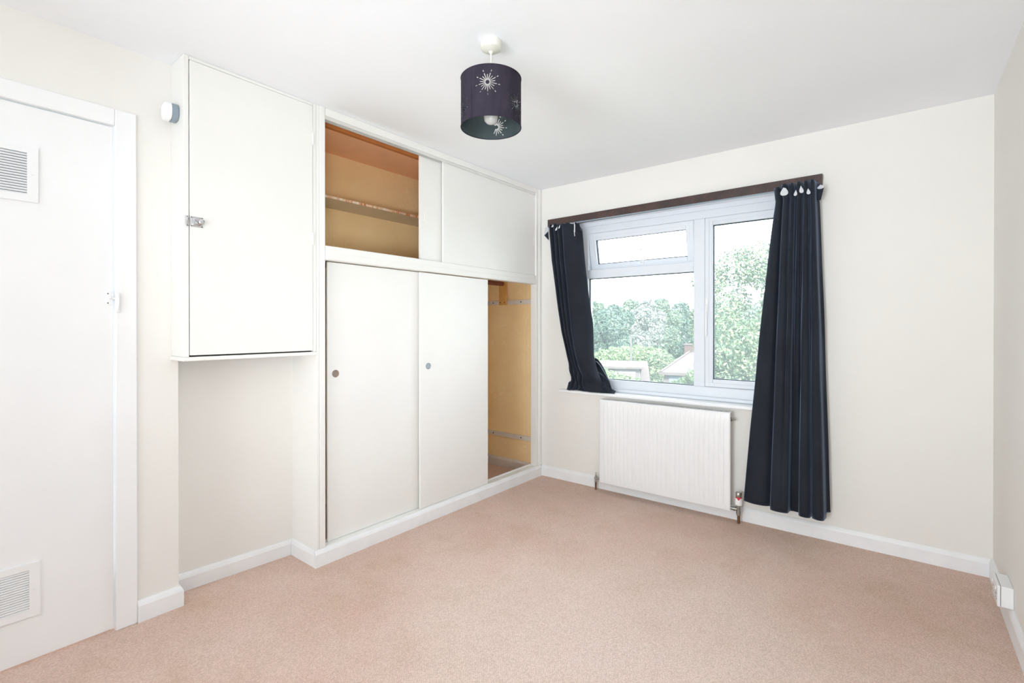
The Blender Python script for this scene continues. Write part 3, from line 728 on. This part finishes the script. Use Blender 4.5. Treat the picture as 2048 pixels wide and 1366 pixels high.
def shade():
    circ = 2*PI*R; verts = []; faces = []; edges = []
    def loop(pts):
        i0 = len(verts); verts.extend([Vector(p) for p in pts]); n = len(pts); faces.append(list(range(i0, i0+n)))
    # unrolled sheet from -circ/2 to circ/2
    nx, nzv = 72, 9
    for i in range(nx+1):
        for j in range(nzv+1):
            verts.append(Vector((-circ/2+circ*i/nx, SZ0+(SZ1-SZ0)*j/nzv)))
    idx = lambda i, j: i*(nzv+1)+j
    for i in range(nx): edges += [(idx(i, 0), idx(i+1, 0)), (idx(i, nzv), idx(i+1, nzv))]
    for j in range(nzv): edges += [(idx(0, j), idx(0, j+1)), (idx(nx, j), idx(nx, j+1))]
    holes = []
    for deg, zc in bursts:
        a0 = math.radians(deg); s0 = ((a0+PI) % (2*PI)-PI)*R
        for k in range(18):
            a = PI/2+2*PI*k/18+.02; segs = [(.008, .036 if k % 2 else .030)]
            if k % 2: segs = [(.0075, .036), (.042, .0495)]
            for r0, r1 in segs:
                hw = .0016; c, s_ = math.cos(a), math.sin(a)
                holes.append([(s0+c*r-s_*q, zc+s_*r+c*q) for r, q in ((r0, -hw), (r1, -hw), (r1, hw), (r0, hw))])
    hs = []
    for h in holes:
        if any(p[1] < SZ0+.004 or p[1] > SZ1-.004 or abs(p[0]) > circ/2-.003 for p in h): continue
        hs.append(h); i0 = len(verts); verts.extend(Vector(p) for p in h); edges.extend([(i0+q, i0+(q+1) % 4) for q in range(4)])
    vo, eo, fo, ov, oe, of = delaunay_2d_cdt(verts, edges, [], 1, 1e-6)
    def inside(c, h):
        sgn = 0
        for q in range(4):
            (ax, ay), (bx, by) = h[q], h[(q+1) % 4]; cr = (bx-ax)*(c[1]-ay)-(by-ay)*(c[0]-ax)
            if cr*sgn < 0: return False
            sgn = sgn or (1 if cr > 0 else -1)
        return True
    keep = []
    for f in fo:
        c = (sum(vo[i].x for i in f)/len(f), sum(vo[i].y for i in f)/len(f))
        if not any(abs(c[0]-h[0][0]) < .06 and inside(c, h) for h in hs): keep.append(f)
    return vo, keep
vo, keep = shade()
def wrap(name, rad, mat, parent):
    bm = bmesh.new()
    vs_ = [bm.verts.new((LX+rad*math.cos(th0+p.x/R), LY+rad*math.sin(th0+p.x/R), p.y)) for p in vo]
    for f in keep:
        try: bm.faces.new([vs_[i] for i in f])
        except ValueError: pass
    bmesh.ops.remove_doubles(bm, verts=bm.verts[:], dist=1e-5)
    lone = [x for x in bm.verts if not x.link_faces]; bmesh.ops.delete(bm, geom=lone, context='VERTS')
    me = bpy.data.meshes.new(name); bm.to_mesh(me); bm.free()
    return link(name, me, mat, parent, 'all')
shd = wrap('lamp_shade', R, 'velvet', lp); wrap('shade_lining', R-.0012, 'shade_lining', shd)
for z in (SZ0, SZ1):
    rr = [(LX+R*math.cos(2*PI*i/64), LY+R*math.sin(2*PI*i/64), z) for i in range(65)]
    MB().tube(rr, .0018, 6).build('shade_rim', 'velvet', shd, True)
b = MB(); ss = th0-math.radians(40)                          # the glued seam of the cloth
b.box(0, .0006, -.004, .004, SZ0+.002, SZ1-.002, mat=Matrix.Translation((LX, LY, 0)) @ Matrix.Rotation(ss, 4, 'Z') @ Matrix.Translation((R, 0, 0)))
b.build('seam', 'velvet', shd)
b = MB()
for k in range(3):
    a = th0+.6+2*PI*k/3; b.tube([(LX+.02*math.cos(a), LY+.02*math.sin(a), 2.152), (LX+R*.97*math.cos(a), LY+R*.97*math.sin(a), 2.205)], .0015, 6)
b.build('shade_spider', 'ivory', lp, True)

# ------------------------------------------------------------------ outdoors
GZ = -2.9
g = MB(); g.box(-90, 70, .6, 130, GZ-.3, GZ); struct(g.build('ground', 'ground'))

def leaves(name, parent, mat, clumps, n, size, seed, flat=.75):
    """a crown: folded leaf blades on the skins of overlapping clumps"""
    rnd = random.Random(seed); vs_ = []; fs_ = []
    tot = sum(c[1]**2 for c in clumps)
    for c, rad, *sq in clumps:
        m = int(n*rad**2/tot); fz = sq[0] if sq else 1.
        for _ in range(m):
            d = Vector((rnd.gauss(0, 1), rnd.gauss(0, 1), rnd.gauss(0, 1))).normalized()
            lump = 1+.22*noise.noise(d*2.6+c*.7)
            rr = rad*lump*(1-.45*rnd.random()**2.2); p = c+Vector((d.x*rr, d.y*rr, d.z*rr*fz))
            nrm = (d*.6+Vector((rnd.gauss(0, .6), rnd.gauss(0, .6), rnd.gauss(.35, .5)))).normalized()
            t = nrm.cross(Vector((rnd.gauss(0, 1), rnd.gauss(0, 1), rnd.gauss(0, 1)))); t.normalize(); q = nrm.cross(t)
            s_ = size*(.6+.8*rnd.random()); k = len(vs_)
            vs_ += [p-t*s_, p+q*s_*.48-nrm*s_*.12, p+t*s_, p-q*s_*.48-nrm*s_*.12]
            fs_ += [(k, k+1, k+2), (k, k+2, k+3)]
    me = bpy.data.meshes.new(name); me.from_pydata([tuple(v_) for v_ in vs_], [], fs_); me.update()
    o = link(name, me, mat, parent); o['kind'] = 'stuff'; return o
def tree(name, base, label, mat, clumps, n, size, seed, trunk=.16, cat='tree', group=None, bare=()):
    t = thing(name, base, label, cat, group)
    leaves('foliage', t, mat, clumps, n, size, seed)
    top = sum((c[0] for c in clumps), Vector())/len(clumps); rnd = random.Random(seed+5)
    if trunk:
        fork = Vector(base).lerp(top, .55)
        MB().tube([Vector(base), Vector(base).lerp(fork, .5)+Vector((rnd.uniform(-.1, .1), rnd.uniform(-.1, .1), 0)), fork, top], [trunk, trunk*.85, trunk*.7, trunk*.3], 9).build('trunk', 'bark', t, True)
        for c in sorted(clumps, key=lambda c: -c[1])[:9]:
            e = c[0]; m_ = fork.lerp(e, .5)+Vector((0, 0, .12*(e-fork).length))
            MB().tube([fork, m_, e], [trunk*.5, trunk*.32, trunk*.1], 7).build('branch', 'bark', t, True)
    return t
def cl_(items, d):
    """clumps from (x, y, radius_px, depth offset)"""
    return [(at(x, y, d+o), r*(d+o)/FPX) for x, y, r, o in items]

# the near tree behind the right-hand pane
D = 8.2
near = [(1418, 560, 34, .3), (1440, 610, 42, -.1), (1475, 535, 40, .2), (1520, 530, 46, .1), (1570, 545, 60, .3), (1450, 690, 58, -.4), (1510, 700, 64, -.6), (1406, 640, 24, .4),
        (1414, 742, 27, .1), (1440, 770, 60, -.3), (1530, 780, 80, -.5), (1590, 660, 80, .2), (1640, 600, 90, .6), (1660, 740, 110, .4), (1480, 600, 24, .5), (1545, 600, 22, .7), (1398, 690, 13, .5), (1388, 660, 9, .6), (1386, 622, 8, .6), (1720, 650, 90, .8), (1500, 860, 100, 0), (1620, 860, 120, .2)]
tree('leafy_tree', tuple(at(1590, 800, D+.5).xy)+(GZ,), 'large sunlit green tree close behind the right window pane', 'leaf_near', cl_(near, D), 72000, .029, 11, .13)

# the row of trees far beyond the roofs, haze put into their leaf colours
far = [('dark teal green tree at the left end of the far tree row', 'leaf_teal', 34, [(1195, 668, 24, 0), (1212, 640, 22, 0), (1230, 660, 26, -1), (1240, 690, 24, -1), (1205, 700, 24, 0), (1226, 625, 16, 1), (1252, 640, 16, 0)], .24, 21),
       ('hazy green tree peeping over the left end of the far row', 'leaf_hazy', 42, [(1170, 650, 40, 0), (1190, 624, 22, 0), (1150, 660, 40, 0)], .30, 22),
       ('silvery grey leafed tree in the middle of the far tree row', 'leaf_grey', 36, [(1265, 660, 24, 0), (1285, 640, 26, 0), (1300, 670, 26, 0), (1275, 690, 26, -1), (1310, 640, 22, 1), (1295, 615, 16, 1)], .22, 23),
       ('tall green tree right of the silvery one in the far row', 'leaf_hazy', 41, [(1318, 640, 24, 0), (1330, 670, 28, 0), (1310, 690, 26, 0), (1322, 614, 17, 0), (1345, 640, 20, 0)], .28, 24),
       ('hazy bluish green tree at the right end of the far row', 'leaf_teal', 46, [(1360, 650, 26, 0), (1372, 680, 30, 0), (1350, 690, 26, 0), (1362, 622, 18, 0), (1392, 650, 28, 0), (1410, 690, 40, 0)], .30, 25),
       ('hazy green tree standing behind the silvery leafed tree', 'leaf_hazy', 52, [(1250, 640, 28, 0), (1280, 660, 36, 0), (1262, 614, 16, 0), (1235, 670, 36, 0)], .34, 26),
       ('hazy tree mostly hidden behind the mullion in the far row', 'leaf_hazy', 55, [(1440, 650, 50, 0), (1480, 670, 60, 0), (1530, 660, 60, 0)], .34, 27)]
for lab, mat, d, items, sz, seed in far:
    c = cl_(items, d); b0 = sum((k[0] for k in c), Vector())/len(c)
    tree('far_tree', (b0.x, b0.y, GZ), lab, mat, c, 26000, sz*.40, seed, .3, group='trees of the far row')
# hedge and bushes between the roofs
def bush(label, mat, d, items, n, sz, seed):
    c = cl_(items, d); b0 = sum((k[0] for k in c), Vector())/len(c)
    return tree('bush', (b0.x, b0.y, GZ), label, mat, c, n*2, sz*.7, seed, .06, 'bush')
bush('pale green hedge behind the low flat-dormered roof', 'leaf_bush', 30, [(1205, 716, 16, 0), (1228, 712, 18, 0), (1252, 710, 18, 0), (1276, 708, 18, 0), (1300, 712, 18, 0), (1318, 716, 18, 0)], 5000, .13, 31)
bush('rounded bright green bush between the two roofs', 'leaf_near', 28.6, [(1310, 722, 15, 0), (1330, 726, 19, 0), (1314, 745, 18, 0), (1343, 736, 16, 0), (1316, 768, 20, 0)], 5000, .12, 32)
bush('leafy bush low in front of the left roof', 'leaf_bush', 10.5, [(1205, 752, 16, 0), (1228, 760, 18, 0), (1250, 764, 17, 0), (1270, 770, 15, 0), (1215, 785, 28, 0), (1255, 792, 26, 0)], 5200, .052, 33)
bush('leafy bush low in front of the right house', 'leaf_bush', 11.5, [(1350, 776, 14, 0), (1368, 768, 13, 0), (1388, 756, 15, 0), (1405, 758, 22, 0), (1375, 795, 26, 0)], 5200, .052, 34)

# low pale outbuilding with a flat dormer
def slab(parent, name, mat, pts, th):
    b = MB(); A = [Vector(p) for p in pts]; n = (A[1]-A[0]).cross(A[2]-A[0]).normalized()
    if n.z < 0: n = -n
    lo = [b.bm.verts.new(p-n*th) for p in A]; hi = [b.bm.verts.new(p) for p in A]
    b.bm.faces.new(lo); b.bm.faces.new(hi); k = len(A)
    for i in range(k): b.bm.faces.new((lo[i], lo[(i+1) % k], hi[(i+1) % k], hi[i]))
    return b.build(name, mat, parent)
D = 20.
R1 = at(1295, 722, D); RL = at(1120, 716, D+.8)
dirx = (RL-R1); dirx.z = 0; dirx.normalize(); front = Vector((-dirx.y, dirx.x, 0))
if front.dot(CAM-R1) < 0: front = -front
ob = thing('outbuilding', (R1.x+dirx.x*2, R1.y+dirx.y*2, GZ), 'low pale outbuilding roof with flat dormer at lower left of the window', 'building')
ln = 4.6; zr_ = R1.z; ez = zr_-1.35
A = R1; B = R1+dirx*ln
slab(ob, 'roof_slope', 'felt', [A, B, B+front*1.5+Vector((0, 0, ez-zr_)), A+front*1.5-dirx*.12+Vector((0, 0, ez-zr_))], .08)
slab(ob, 'roof_slope', 'felt', [A, B, B-front*1.5+Vector((0, 0, ez-zr_)), A-front*1.5+Vector((0, 0, ez-zr_))], .08)
def bx(parent, name, mat, o, u0, u1, f0, f1, z0, z1):
    b = MB(); vs_ = [b.bm.verts.new((o.x+dirx.x*u+front.x*f, o.y+dirx.y*u+front.y*f, z)) for u in (u0, u1) for f in (f0, f1) for z in (z0, z1)]
    for q in ((0, 1, 3, 2), (4, 6, 7, 5), (0, 4, 5, 1), (2, 3, 7, 6), (0, 2, 6, 4), (1, 5, 7, 3)): b.bm.faces.new([vs_[i] for i in q])
    return b.build(name, mat, parent)
bx(ob, 'wall', 'render', A, .1, ln-.1, -1.3, 1.3, GZ, ez+.1)
dm = bx(ob, 'dormer', 'render', A, .35, ln-.4, .12, 1.0, ez+.2, zr_-.24)
bx(ob, 'dormer_roof', 'felt', A, .22, ln-.3, .05, 1.18, zr_-.24, zr_-.16)
bx(dm, 'window', 'pane', A, .5, 1.2, 1.0, 1.03, ez+.4, zr_-.36); bx(dm, 'window', 'pane', A, 1.5, 2.4, 1.0, 1.03, ez+.4, zr_-.36)
bx(dm, 'window', 'pane', A, .32, .35, .3, .85, ez+.55, zr_-.36)
# house on the right with a hipped tiled roof and a chimney
D = 22.
E0 = at(1321, 744, D); front = CAM-E0; front.z = 0; front.normalize(); front.rotate(Matrix.Rotation(math.radians(-13), 3, 'Z')); dirx = Vector((-front.y, front.x, 0))
hs = thing('house', (E0.x+dirx.x*2, E0.y+dirx.y*2, GZ), 'pale tile-roofed house with chimney beyond the lower middle of the window', 'house')
PK = at(1379, 704, D+2.); ez = E0.z; LN = 4.6
P2 = PK+dirx*1.6
a0 = E0-front*0; a1 = E0+dirx*LN; b0 = E0-front*4; b1 = E0+dirx*LN-front*4
slab(hs, 'roof_slope', 'tile', [a0, a1, P2, PK], .07); slab(hs, 'roof_slope', 'tile', [b0, a0, PK], .07); slab(hs, 'roof_slope', 'tile', [a1, b1, P2], .07); slab(hs, 'roof_slope', 'tile', [b1, b0, PK, P2], .07)
MB().tube([a0+Vector((0, 0, .02)), PK+Vector((0, 0, .02))], .05, 8).build('hip_ridge', 'render', hs)
bx(hs, 'gutter', 'render', E0, -.05, LN+.05, -.03, .08, ez-.12, ez-.02)
wl = bx(hs, 'wall', 'render', E0, .12, LN-.12, -3.8, -.14, GZ, ez-.06)
for u in (.35, .95, 1.9): bx(wl, 'window', 'pane', E0, u, u+.5, -.14, -.11, ez-.75, ez-.16)
ch = bx(hs, 'chimney', 'brick', PK, -.24, .12, -.4, .0, PK.z-.35, PK.z+.34)
bx(ch, 'chimney_cap', 'render', PK, -.28, .16, -.44, .04, PK.z+.34, PK.z+.40)
# pole by the hedge
p0 = at(1262, 722, 25)
po = MB().tube([(p0.x, p0.y, GZ), (p0.x, p0.y, at(1262, 672, 25).z)], [.06, .045], 8).build('garden_pole', 'pole')
tag(po, 'thin upright grey pole before the silvery tree beyond the left roof', 'pole')
